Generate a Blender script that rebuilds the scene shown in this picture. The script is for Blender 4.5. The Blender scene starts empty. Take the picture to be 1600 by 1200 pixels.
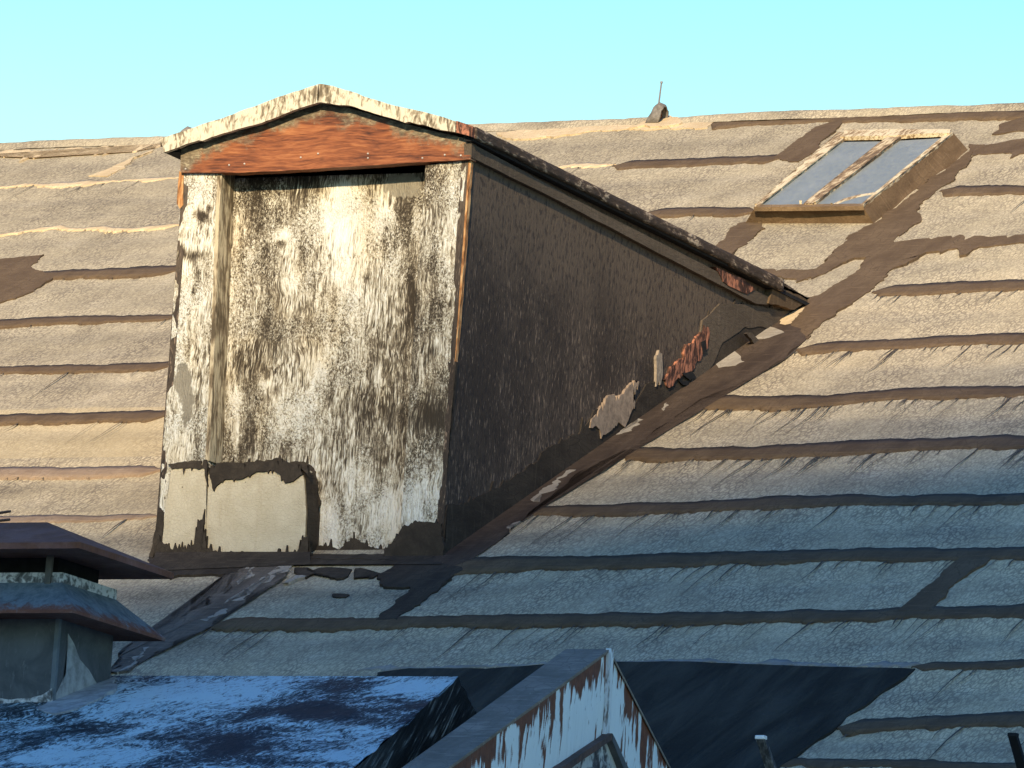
import bpy, bmesh, math, random
import numpy as np
from mathutils import Vector, Matrix
random.seed(7); rng = np.random.default_rng(7)
S = bpy.context.scene; COL = S.collection
# ------------------------------------------------------------------ camera
YAW, EL, ROLL = 0.4631617, 0.1741751, 0.0669036
PITCH = 0.4649755; HE = 1.5991; ZR = 3.3532; W = 1.3
CAM = np.array([11.601992, -22.710278, -3.782083]); F = 10200.0
fw = np.array([-math.sin(YAW)*math.cos(EL), math.cos(YAW)*math.cos(EL), math.sin(EL)])
r0 = np.cross(fw, [0, 0, 1]); r0 /= np.linalg.norm(r0); u0 = np.cross(r0, fw)
rt = math.cos(ROLL)*r0 + math.sin(ROLL)*u0; up = math.cos(ROLL)*u0 - math.sin(ROLL)*r0
cd = bpy.data.cameras.new('camera'); cam = bpy.data.objects.new('camera', cd); COL.objects.link(cam)
cam.matrix_world = Matrix(((rt[0], up[0], -fw[0], CAM[0]), (rt[1], up[1], -fw[1], CAM[1]),
                           (rt[2], up[2], -fw[2], CAM[2]), (0, 0, 0, 1)))
cd.sensor_width = 36; cd.lens = F/1600*36; cd.clip_start = .5; cd.clip_end = 20000
S.camera = cam
# ------------------------------------------------------------------ light
SUN_EL, SUN_AZ = math.radians(21), math.radians(-15)        # azimuth measured from -Y towards -X
SUN = np.array([-math.sin(SUN_AZ)*math.cos(SUN_EL), -math.cos(SUN_AZ)*math.cos(SUN_EL), math.sin(SUN_EL)])
sl = bpy.data.lights.new('sun', 'SUN'); sl.energy = 5.0; sl.angle = math.radians(1.6); sl.color = (1, .80, .50)
so = bpy.data.objects.new('sun', sl); COL.objects.link(so)
so.rotation_euler = Vector(SUN).to_track_quat('Z', 'Y').to_euler()
w = bpy.data.worlds.new('World'); S.world = w; w.use_nodes = True
nt = w.node_tree; bg = nt.nodes['Background']
sk = nt.nodes.new('ShaderNodeTexSky'); sk.sky_type = 'NISHITA'; sk.sun_disc = False
sk.sun_elevation = SUN_EL; sk.sun_rotation = math.pi + SUN_AZ; sk.air_density = 1.0; sk.dust_density = .6; sk.ozone_density = 1.0
mx = nt.nodes.new('ShaderNodeMix'); mx.data_type = 'RGBA'; mx.blend_type = 'MULTIPLY'; mx.inputs[0].default_value = 1
tc = nt.nodes.new('ShaderNodeTexCoord'); sx = nt.nodes.new('ShaderNodeSeparateXYZ'); nt.links.new(tc.outputs['Generated'], sx.inputs[0])
rp_ = nt.nodes.new('ShaderNodeValToRGB'); nt.links.new(sx.outputs[2], rp_.inputs[0]); el_ = rp_.color_ramp.elements   # pale cyan low down, deep blue overhead
for _ in range(3): el_.new(.5)
for q_, (p_, c_) in zip(el_, ((.0, (.6, .88, 1.0)), (.205, (.95, 1.22, .98)), (.24, (.70, 1.10, .98)), (.40, (.32, .65, 1.18)), (.8, (.26, .64, 1.24)))): q_.position = p_; q_.color = c_+(1,)
nt.links.new(rp_.outputs[0], mx.inputs[7])
nt.links.new(sk.outputs[0], mx.inputs[6]); nt.links.new(mx.outputs[2], bg.inputs[0]); bg.inputs[1].default_value = .142
vs = S.view_settings; vs.view_transform = 'Standard'; vs.look = 'None'; vs.exposure = .45; vs.gamma = 1
S.render.engine = 'CYCLES'

# ------------------------------------------------------------------ photo pixel -> place on a real plane
def ray(px, py):
    d = fw*F + rt*(px-800) - up*(py-600)
    return d/np.linalg.norm(d)
def hit(px, py, p0, n):
    d = ray(px, py); p0 = np.asarray(p0, float); n = np.asarray(n, float)
    return CAM + d*((p0-CAM) @ n)/(d @ n)
def onY(px, py, y): return hit(px, py, (0, y, 0), (0, 1, 0))
def onX(px, py, x): return hit(px, py, (x, 0, 0), (1, 0, 0))
def proj(P):
    q = np.asarray(P)-CAM; z = q @ fw
    return 800+F*(q @ rt)/z, 600-F*(q @ up)/z
CP, SP, TP = math.cos(PITCH), math.sin(PITCH), math.tan(PITCH)
RX, RT, RN = np.array([1., 0, 0]), np.array([0, CP, SP]), np.array([0, -SP, CP])
def on_roof(px, py, h=0.):
    p = hit(px, py, RN*h, RN); return (p[0], p @ RT)

# ------------------------------------------------------------------ numpy noise
def vnoise1(x, seed):
    r = np.random.default_rng(seed).random(4096); i = np.floor(x).astype(int); f = x-i; f = f*f*(3-2*f)
    return r[i % 4096]*(1-f)+r[(i+1) % 4096]*f
def fn1(x, seed, oct=4):
    s = 0; a = .5
    for k in range(oct): s = s+a*(vnoise1(x*2**k, seed+k)-.5)*2; a *= .55
    return s
def vnoise2(x, y, seed):
    g = np.random.default_rng(seed).random((256, 256)); i = np.floor(x).astype(int); j = np.floor(y).astype(int)
    fx = x-i; fy = y-j; fx = fx*fx*(3-2*fx); fy = fy*fy*(3-2*fy)
    G = lambda a, b: g[a % 256, b % 256]
    return (G(i, j)*(1-fx)+G(i+1, j)*fx)*(1-fy)+(G(i, j+1)*(1-fx)+G(i+1, j+1)*fx)*fy
def fn2(x, y, seed, oct=4):
    s = 0; a = .5
    for k in range(oct): s = s+a*(vnoise2(x*2**k, y*2**k, seed+k)-.5)*2; a *= .55
    return s

# ------------------------------------------------------------------ node helpers
class M:
    def __init__(s, name, rough=.9, spec=.25):
        s.m = bpy.data.materials.new(name); s.m.use_nodes = True; s.t = s.m.node_tree
        s.b = s.t.nodes['Principled BSDF']; s.b.inputs['Roughness'].default_value = rough
        s.b.inputs['Specular IOR Level'].default_value = spec
        s.co = s.n('ShaderNodeTexCoord').outputs['Object']
    def n(s, k): return s.t.nodes.new(k)
    def set(s, sock, v):
        if isinstance(v, (int, float)): sock.default_value = v
        elif isinstance(v, tuple): sock.default_value = v if len(v) == 4 or sock.type == 'VECTOR' else v+(1,)
        else: s.t.links.new(v, sock)
    def map(s, scale=(1, 1, 1), rot=(0, 0, 0), src=None):
        m = s.n('ShaderNodeMapping'); s.set(m.inputs[0], src or s.co); m.inputs['Scale'].default_value = scale
        m.inputs['Rotation'].default_value = rot; return m.outputs[0]
    def noise(s, vec, scale, detail=4, rough=.55, dist=0):
        k = s.n('ShaderNodeTexNoise'); s.set(k.inputs['Vector'], vec); k.inputs['Scale'].default_value = scale
        k.inputs['Detail'].default_value = detail; k.inputs['Roughness'].default_value = rough
        k.inputs['Distortion'].default_value = dist; return k.outputs[0]
    def vor(s, vec, scale, feat='DISTANCE_TO_EDGE'):
        k = s.n('ShaderNodeTexVoronoi'); k.feature = feat; s.set(k.inputs['Vector'], vec); k.inputs['Scale'].default_value = scale
        return k.outputs[0]
    def math(s, op, a, b=0., c=None, clamp=False):
        k = s.n('ShaderNodeMath'); k.operation = op; k.use_clamp = clamp; s.set(k.inputs[0], a); s.set(k.inputs[1], b)
        if c is not None: s.set(k.inputs[2], c)
        return k.outputs[0]
    def ss(s, x, lo, hi, a=0., b=1.):
        k = s.n('ShaderNodeMapRange'); k.interpolation_type = 'SMOOTHSTEP'; s.set(k.inputs[0], x)
        for i, v in zip((1, 2, 3, 4), (lo, hi, a, b)): s.set(k.inputs[i], v)
        return k.outputs[0]
    def mix(s, f, a, b, mode='MIX'):
        k = s.n('ShaderNodeMix'); k.data_type = 'RGBA'; k.blend_type = mode
        s.set(k.inputs[0], f); s.set(k.inputs[6], a); s.set(k.inputs[7], b); return k.outputs[2]
    def ramp(s, f, stops):
        k = s.n('ShaderNodeValToRGB'); s.set(k.inputs[0], f); e = k.color_ramp.elements
        while len(e) < len(stops): e.new(.5)
        for q, (p, c) in zip(e, stops): q.position = p; q.color = c+(1,)
        return k.outputs[0]
    def attr(s, name):
        k = s.n('ShaderNodeAttribute'); k.attribute_name = name; return k.outputs['Fac']
    def xyz(s):
        k = s.n('ShaderNodeSeparateXYZ'); s.set(k.inputs[0], s.co); return k.outputs
    def warp(s, vec, scale, amt):
        k = s.n('ShaderNodeTexNoise'); s.set(k.inputs['Vector'], vec); k.inputs['Scale'].default_value = scale; k.inputs['Detail'].default_value = 2
        a = s.n('ShaderNodeVectorMath'); a.operation = 'SUBTRACT'; s.set(a.inputs[0], k.outputs['Color']); a.inputs[1].default_value = (.5, .5, .5)
        b = s.n('ShaderNodeVectorMath'); b.operation = 'MULTIPLY_ADD'; s.set(b.inputs[0], a.outputs[0]); b.inputs[1].default_value = (amt,)*3
        s.set(b.inputs[2], vec); return b.outputs[0]
    def done(s, col, bump=None, dist=.004, strength=1.):
        s.set(s.b.inputs['Base Color'], col)
        if bump is not None:
            k = s.n('ShaderNodeBump'); k.inputs['Strength'].default_value = strength; k.inputs['Distance'].default_value = dist
            s.set(k.inputs['Height'], bump); s.t.links.new(k.outputs[0], s.b.inputs['Normal'])
        return s.m

# ------------------------------------------------------------------ materials
def mat_felt():
    m = M('weathered_felt', .95, .06)
    v = m.map((1, .32, 1)); v2 = m.warp(v, 14, .03)
    crack = m.ss(m.vor(v2, 62), 0, .2)
    fine = m.noise(v, 120, 4, .7)
    cl = m.noise(m.map((1, .5, 1)), 6, 5, .6)
    streak = m.noise(m.map((2, 14, 1)), 3, 5, .65, .4)
    base = m.ramp(cl, [(.3, (.49, .415, .285)), (.55, (.61, .52, .36)), (.75, (.68, .585, .42))])
    base = m.mix(m.ss(streak, .5, .72, 0, .4), base, (.37, .315, .245))
    base = m.mix(m.ss(fine, .38, .56, .48, 0), base, (.25, .21, .16)); sp = m.noise(v, 210, 2, .6); base = m.mix(m.ss(sp, .28, .42, .55, 0), base, (.15, .12, .085))
    dens = m.ss(m.noise(v, 4, 4, .6), .3, .7, .25, .85)
    cr = m.math('MULTIPLY', m.math('SUBTRACT', 1., crack), dens)
    base = m.mix(cr, base, (.20, .165, .13))
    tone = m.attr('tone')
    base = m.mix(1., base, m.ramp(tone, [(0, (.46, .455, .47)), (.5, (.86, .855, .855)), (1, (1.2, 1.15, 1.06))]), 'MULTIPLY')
    yel = m.attr('yellow'); base = m.mix(yel, base, (.55, .43, .24))
    h = m.math('MULTIPLY_ADD', crack, .3, m.math('MULTIPLY', fine, .8))
    return m.done(base, h, .004, .7)
def mat_tar(name, c0, c1, flecks=.25, rough=.85, scale=(1, .3, 1)):
    m = M(name, rough, .07)
    v = m.map(scale)
    n1 = m.noise(v, 9, 6, .65, .5); n2 = m.noise(v, 90, 4, .7)
    st = m.noise(m.map((3, 25, 3)), 2.5, 5, .65, .5)
    c = m.mix(m.ss(n1, .3, .7), c0, c1)
    c = m.mix(m.ss(st, .52, .7, 0, .5), c, tuple(x*1.45 for x in c1))
    c = m.mix(m.ss(n2, .62, .8, 0, flecks), c, tuple(min(1, x*2.6) for x in c1))
    ck = m.ss(m.vor(m.warp(v, 14, .03), 34), 0, .06, .45, 0); c = m.mix(m.math('MULTIPLY', ck, m.ss(n1, .4, .65)), c, tuple(x*.45 for x in c0))
    return m.done(c, m.math('ADD', n1, m.math('MULTIPLY', n2, .7)), .006, .8)
def mat_paint():                                             # cream paint worn off grey wood; attribute white = how much is left
    m = M('peeling_cream_paint', .8, .3)
    v = m.warp(m.warp(m.co, 4, .05), 12, .02)
    g1 = m.noise(m.map((1, 1, .10), src=v), 150, 3, .65, .5)
    g2 = m.noise(m.map((1, 1, .6), src=v), 150, 3, .7, .8)
    g3 = m.noise(m.map((1, 1, .25), src=v), 22, 4, .6, .8)
    selv = m.ss(m.noise(m.co, 5, 3), .4, .6)
    g = m.math('ADD', m.math('MULTIPLY', g1, m.math('SUBTRACT', 1., selv)), m.math('MULTIPLY', g2, selv))
    x = m.math('MULTIPLY_ADD', m.math('SUBTRACT', g, .5), 2.8, m.math('MULTIPLY_ADD', m.math('SUBTRACT', g3, .5), 1.0, m.math('MULTIPLY_ADD', m.attr('white'), .95, -.09)))
    col = m.ramp(x, [(.02, (.05, .038, .026)), (.25, (.135, .107, .076)), (.44, (.31, .265, .195)), (.62, (.62, .565, .455)), (.92, (.88, .85, .77))])
    warm = m.ss(m.noise(m.map((1, 1, .5)), 6, 3), .45, .75, 0, .4)
    col = m.mix(warm, col, (1, .84, .58), 'MULTIPLY')
    gr = m.attr('filler'); col = m.mix(gr, col, m.mix(m.noise(m.co, 30, 4), (.24, .21, .165), (.36, .32, .25)))
    return m.done(col, x, .006, .9)
def mat_gable(xc, zr, k):
    m = M('bare_red_wood', .6, .35)
    x, y, z = m.xyz()
    v = m.warp(m.map((1, 1, 1)), 3, .05)
    g1 = m.noise(m.map((.12, 1, 1), src=v), 75, 4, .6, .6); g2 = m.noise(m.map((.2, 1, 1), src=v), 16, 4, .6, 1.)
    g4 = m.noise(m.map((.06, 1, 1), src=m.warp(m.co, 2.5, .06)), 130, 3, .6, .4)
    c = m.ramp(m.math('MULTIPLY_ADD', m.math('SUBTRACT', g4, .5), .5, m.math('MULTIPLY_ADD', g1, .45, m.math('MULTIPLY', g2, .55))),
               [(.30, (.030, .010, .005)), (.42, (.13, .037, .014)), (.54, (.25, .078, .027)), (.70, (.40, .155, .058))])
    d = m.math('SUBTRACT', m.math('SUBTRACT', zr, m.math('MULTIPLY', m.math('ABSOLUTE', m.math('SUBTRACT', x, xc)), k)), z)
    e = m.math('MULTIPLY_ADD', m.math('SUBTRACT', m.noise(m.co, 9, 5, .65), .5), .26, d)
    pm = m.ss(e, -.01, .045, 1, 0)
    fl = m.noise(m.map((.45, 1, 1.2)), 62, 5, .7, .6)
    pc = m.ramp(fl, [(.34, (.07, .05, .032)), (.52, (.185, .142, .092)), (.66, (.36, .30, .20))])
    c = m.mix(pm, c, pc)
    kn = m.vor(m.map((1, 1, 1.4)), 4.5, 'F1'); c = m.mix(m.ss(kn, .02, .1, .8, 0), c, (.06, .018, .01))
    return m.done(c, m.math('ADD', g1, m.math('MULTIPLY', pm, fl)), .004, .8)
def mat_flake(name, under, paint, amount, scale=(1, 1, 1), sc=60, rough=.8):
    m = M(name, rough, .3)
    v = m.warp(m.co, 8, .03)
    g = m.noise(m.map(scale, src=v), sc, 3, .6, .4); b = m.noise(m.co, 6, 4, .6)
    x = m.math('MULTIPLY_ADD', m.math('SUBTRACT', g, .5), 1.8, m.math('MULTIPLY_ADD', m.math('SUBTRACT', b, .5), 1.6, amount))
    c = m.ramp(x, [(.2, tuple(q*.45 for q in under)), (.42, under), (.55, tuple((a+q)/2 for a, q in zip(under, paint))), (.68, paint)])
    return m.done(c, x, .004, .8)
def mat_cheek():
    m = M('dark_tarred_boards', .8, .3)
    x, y, z = m.xyz()
    v = m.warp(m.co, 6, .03)
    g = m.noise(m.map((1, .9, .16), src=v), 125, 3, .65, .3); b = m.noise(m.map((1, .5, .5)), 4, 4, .6)
    f2 = m.noise(m.map((1, .5, .3)), 90, 3, .6)
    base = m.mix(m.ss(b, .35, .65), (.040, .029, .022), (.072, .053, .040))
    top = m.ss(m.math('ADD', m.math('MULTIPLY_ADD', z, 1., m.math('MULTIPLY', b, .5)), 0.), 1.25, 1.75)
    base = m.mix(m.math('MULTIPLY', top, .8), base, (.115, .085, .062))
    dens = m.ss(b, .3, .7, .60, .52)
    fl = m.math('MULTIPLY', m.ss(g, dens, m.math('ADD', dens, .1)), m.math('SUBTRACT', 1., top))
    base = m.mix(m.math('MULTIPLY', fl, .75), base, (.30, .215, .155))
    base = m.mix(m.ss(f2, .35, .5, .7, 0), base, (.022, .017, .016))
    return m.done(base, m.math('ADD', g, f2), .005, .8)
def mat_metal_roof():
    m = M('worn_silver_painted_metal', .65, .2)
    v = m.warp(m.co, 3, .12); v = m.warp(v, 11, .05)
    b = m.noise(m.map((.8, .55, 1), src=v), 4.2, 6, .66, 1.0); g = m.noise(m.map((1.6, .42, 1), src=v), 46, 5, .7, .8)
    x = m.math('MULTIPLY_ADD', m.math('SUBTRACT', g, .5), 2.2, m.math('MULTIPLY_ADD', m.math('SUBTRACT', b, .5), 2.0, m.attr('white')))
    c = m.ramp(x, [(.15, (.022, .026, .03)), (.40, (.07, .09, .10)), (.54, (.27, .36, .38)), (.75, (.62, .78, .80))])
    return m.done(c, x, .008, .8)
def mat_sheet(name, c0, c1, rust=.0, rough=.5, metal=.3):
    m = M(name, rough, .4); m.b.inputs['Metallic'].default_value = metal
    v = m.map((1, 1, 1)); n = m.noise(v, 7, 6, .65, .6); n2 = m.noise(m.map((2, 2, .6)), 22, 5, .65, .5)
    c = m.mix(m.ss(n, .3, .7), c0, c1); c = m.mix(m.ss(n2, .58, .72, 0, .5), c, tuple(min(1, q*1.7) for q in c1))
    if rust: c = m.mix(m.ss(m.noise(m.map((.7, .7, 1)), 5, 6, .7, .5), 1-rust-.12, 1-rust+.1, 0, .9), c, m.mix(n2, (.10, .03, .016), (.30, .11, .045)))
    return m.done(c, m.math('ADD', n, n2), .006, .6)
def mat_rusty_paint():
    m = M('rust_streaked_pale_paint', .6, .35)
    v = m.warp(m.co, 9, .02)
    st = m.noise(m.map((1, 1, .13), src=v), 42, 4, .6, .3); st2 = m.noise(m.map((1, 1, .2), src=v), 13, 4, .62, .6)
    edge = m.attr('rust')
    x = m.math('MULTIPLY_ADD', m.math('SUBTRACT', st, .5), 1.3, m.math('MULTIPLY_ADD', m.math('SUBTRACT', st2, .5), 1.1, edge))
    rc = m.mix(m.noise(m.co, 40, 3), (.05, .018, .012), (.24, .085, .04))
    pc = m.mix(m.noise(m.co, 8, 4), (.66, .75, .77), (.78, .85, .86))
    c = m.mix(m.ss(x, .50, .62), pc, rc)
    c = m.mix(m.ss(m.noise(m.map((1, 1, .3)), 75, 3), .64, .72, 0, .6), c, (.12, .10, .09))
    return m.done(c, m.math('MULTIPLY', x, -1.), .004, .7)
def mat_glass():
    m = M('dusty_skylight_glass', .4, .35)
    n = m.noise(m.map((1, .4, 1)), 60, 4, .7); n2 = m.noise(m.map((1, .4, 1)), 5, 4, .6)
    c = m.mix(m.ss(n, .35, .7), (.19, .215, .22), (.23, .255, .255))
    c = m.mix(m.ss(n2, .45, .7, 0, .35), c, (.30, .32, .32))
    m.set(m.b.inputs['Roughness'], m.ss(n, .3, .7, .4, .65))
    return m.done(c, n, .001, .3)
def mat_plain(name, c, rough=.85, var=.25, sc=25):
    m = M(name, rough, .3); n = m.noise(m.co, sc, 5, .65)
    return m.done(m.mix(m.ss(n, .3, .7), tuple(q*(1-var) for q in c), tuple(min(1, q*(1+var)) for q in c)), n, .004, .5)
def mat_beige():
    m = M('fresh_beige_coating', .8, .3)
    v = m.warp(m.co, 20, .02); cr = m.ss(m.vor(v, 75), 0, .12); n = m.noise(m.co, 12, 5, .6); st = m.noise(m.map((3, 3, .3)), 9, 4, .6)
    c = m.mix(m.ss(n, .3, .7), (.56, .475, .335), (.64, .555, .41)); c = m.mix(m.math('MULTIPLY', m.math('SUBTRACT', 1., cr), .16), c, (.33, .27, .18))
    c = m.mix(m.ss(st, .55, .75, 0, .5), c, (.46, .36, .23)); c = m.mix(m.ss(m.vor(m.co, 11, 'F1'), .02, .05, .85, 0), c, (.05, .04, .03))
    return m.done(c, cr, .003, .5)

FELT = mat_felt()
TAR = mat_tar('brown_roof_tar', (.098, .066, .041), (.145, .100, .062), .25)
TAR_F = mat_tar('faded_reddish_tar', (.22, .155, .108), (.31, .23, .165), .2)
TAR_M = mat_tar('mid_brown_tar', (.048, .035, .028), (.090, .066, .050), .35)
TAR_D = mat_tar('dark_tar', (.036, .029, .024), (.068, .054, .042), .35)
TAR_R = mat_tar('rough_grey_tar', (.075, .062, .052), (.17, .14, .115), .6)
PALE = mat_tar('peeled_pale_felt', (.50, .375, .225), (.64, .50, .32), .4)
PATCHP = mat_tar('pale_felt_patch', (.25, .22, .185), (.36, .32, .27), .35)
CRACK = mat_plain('crack_dark', (.085, .066, .05), .95, .3, 60)
mb_ = M('smooth_membrane', .95, .02); _v = mb_.map((.35, 1, 1), (0, 0, .5)); _n = mb_.noise(mb_.map((3.2, .5, 1), (0, 0, .15)), 2.6, 6, .62, .6); _f = mb_.noise(mb_.map((1, .3, 1)), 80, 4, .7)
_c = mb_.mix(mb_.ss(_n, .35, .7), (.038, .036, .031), (.072, .067, .056)); _c = mb_.mix(mb_.ss(_f, .6, .75, 0, .3), _c, (.11, .11, .10))
MEMB = mb_.done(_c, mb_.math('MULTIPLY_ADD', _n, 6., _f), .012, .8)
PAINT = mat_paint()
FASC = mat_flake('flaking_white_fascia', (.25, .20, .135), (.62, .56, .43), .60, (1, 1, .3), 70)
EAVE = mat_flake('flaked_brown_eave', (.10, .068, .048), (.46, .36, .26), .27, (1, .3, 1), 70)
CHEEK = mat_cheek()
BROWN = mat_tar('brown_tarred_trim', (.085, .066, .050), (.12, .094, .072), .15, .8, (1, .3, 1))
ORANGE = mat_flake('bare_orange_wood', (.42, .19, .07), (.62, .38, .18), .45, (1, 1, .12), 80)
BLACK = mat_plain('soot_and_shade_black', (.012, .012, .013), .9, .4)  # flue soot and stake cap; painted shade on soffits and rot holes
BEIGE = mat_beige()
METAL = mat_metal_roof()
ZINC = mat_sheet('grey_zinc_sheet', (.062, .066, .068), (.125, .130, .132), 0, .65, .1)
ZINCR = mat_sheet('rust_edged_zinc', (.11, .13, .14), (.20, .225, .235), .30, .6, .15)
RUSTCAP = mat_sheet('rusty_brown_sheet', (.19, .075, .05), (.28, .125, .085), .50, .9, .0)
RUSTP = mat_rusty_paint()
GREYM = mat_tar('grey_weathered_sheet', (.16, .14, .115), (.27, .235, .195), .45, .85, (.6, .2, 1))
WHITE = mat_flake('chipped_white_seal', (.20, .195, .185), (.66, .64, .61), .60, (1, 1, 1), 38)
CEM = mat_plain('pale_cement', (.34, .34, .33), .9, .3, 18)
WOODG = mat_flake('grey_stake_wood', (.10, .095, .09), (.22, .21, .19), .45, (1, 1, .2), 80)
GLASS = mat_glass()
CREAMW = mat_flake('peeling_cream_frame', (.34, .23, .125), (.66, .545, .36), .60, (1, .12, 1), 80)
RUSTR = mat_flake('rotten_red_wood', (.10, .045, .03), (.42, .17, .10), .5, (1, 1, .4), 60)

# ------------------------------------------------------------------ object helpers
def thing(name, label, cat, loc=(0, 0, 0), group=None, rot=None):
    o = bpy.data.objects.new(name, None); COL.objects.link(o); o.location = loc; o.empty_display_size = .1
    if rot is not None: o.rotation_euler = rot
    o['label'] = label; o['category'] = cat
    if group: o['group'] = group
    return o
def link(name, me, mat, parent=None, smooth=False):
    o = bpy.data.objects.new(name, me); COL.objects.link(o)
    if mat is not None: me.materials.append(mat)
    if parent is not None: o.parent = parent
    if smooth: me.polygons.foreach_set('use_smooth', [True]*len(me.polygons))
    return o
def obj(name, bm, mat, parent=None, off=(0, 0, 0), smooth=False):
    if any(off): bmesh.ops.translate(bm, vec=-Vector(off), verts=bm.verts)
    bmesh.ops.recalc_face_normals(bm, faces=bm.faces)
    me = bpy.data.meshes.new(name); bm.to_mesh(me); bm.free()
    return link(name, me, mat, parent, smooth)
def jag(pts, amp, step, seed, spike=0, sdir=(0, -1), sprob=.15):
    """closed outline -> finely uneven outline"""
    out = []; n = len(pts); L = 0.; r = random.Random(seed)
    for i in range(n):
        a = np.array(pts[i], float); b = np.array(pts[(i+1) % n], float); d = b-a; l = np.linalg.norm(d)
        if l < 1e-6: continue
        k = max(1, int(l/step)); nn = np.array([-d[1], d[0]])/l
        for j in range(k):
            f = j/k; p = a+d*f; o = float(fn1(np.array([(L+l*f)/(step*5)]), seed)[0])*amp*(1 if j else .4)
            p = p+nn*o
            if spike and r.random() < sprob: p = p+np.array(sdir)*spike*r.random()**2
            out.append(p)
        L += l
    return out
def slab(pts, o, ex, ey, n, h1, h0, bm=None):
    """extruded outline: top at h1, bottom at h0 along n"""
    bm = bm or bmesh.new(); o, ex, ey, n = (np.asarray(q, float) for q in (o, ex, ey, n))
    P = [o+ex*p[0]+ey*p[1] for p in pts]
    a = [bm.verts.new(q+n*h1) for q in P]; b = [bm.verts.new(q+n*h0) for q in P]; N = len(P)
    f = bm.faces.new(a)
    for i in range(N): bm.faces.new((a[i], b[i], b[(i+1) % N], a[(i+1) % N]))
    bmesh.ops.triangulate(bm, faces=[f], ngon_method='EAR_CLIP')
    return bm
def box(bm, x0, x1, y0, y1, z0, z1):
    v = [bm.verts.new((x, y, z)) for z in (z0, z1) for y in (y0, y1) for x in (x0, x1)]
    for q in ((0, 2, 3, 1), (4, 5, 7, 6), (0, 1, 5, 4), (2, 6, 7, 3), (0, 4, 6, 2), (1, 3, 7, 5)): bm.faces.new([v[i] for i in q])
    return bm
def poly(bm, *faces):
    for f in faces: bm.faces.new([bm.verts.new(tuple(p)) for p in f])
    return bm
def tube(bm, p0, p1, r0_, r1_, seg=12):
    p0, p1 = Vector(p0), Vector(p1); q = (p1-p0).to_track_quat('Z', 'Y')
    A = [[bm.verts.new(c+q @ Vector((math.cos(2*math.pi*i/seg)*r, math.sin(2*math.pi*i/seg)*r, 0))) for i in range(seg)] for c, r in ((p0, r0_), (p1, r1_))]
    for i in range(seg): bm.faces.new((A[0][i], A[0][(i+1) % seg], A[1][(i+1) % seg], A[1][i]))
    bm.faces.new(A[0]); bm.faces.new(A[1][::-1]); return bm
def grid_mesh(name, P, attrs, skirt=None, flip=False):
    """P: (nv,nu,3) points; attrs: name -> (nv,nu); skirt: vector the rim is pushed back by"""
    nv, nu = P.shape[:2]; V = P.reshape(-1, 3); idx = np.arange(nv*nu).reshape(nv, nu)
    Q = np.stack([idx[:-1, :-1], idx[:-1, 1:], idx[1:, 1:], idx[1:, :-1]], -1).reshape(-1, 4)
    A = {k: v.reshape(-1) for k, v in attrs.items()}
    if skirt is not None:
        rim = np.concatenate([idx[0, :], idx[1:, -1], idx[-1, -2::-1], idx[-2:0:-1, 0]])
        n0 = len(V); V = np.concatenate([V, V[rim]+np.asarray(skirt)]); m = len(rim)
        j = np.arange(m); k = (j+1) % m
        Q = np.concatenate([Q, np.stack([rim[k], rim[j], n0+j, n0+k], -1)])
        A = {q: np.concatenate([v, v[rim]]) for q, v in A.items()}
    if flip: Q = Q[:, ::-1]
    me = bpy.data.meshes.new(name); me.vertices.add(len(V)); me.vertices.foreach_set('co', V.astype(np.float32).ravel())
    me.loops.add(Q.size); me.loops.foreach_set('vertex_index', Q.astype(np.int32).ravel())
    me.polygons.add(len(Q)); me.polygons.foreach_set('loop_start', np.arange(0, Q.size, 4, dtype=np.int32))
    me.update(calc_edges=True); me.validate()
    for q, v in A.items(): me.attributes.new(q, 'FLOAT', 'POINT').data.foreach_set('value', v.astype(np.float32))
    return me

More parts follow.
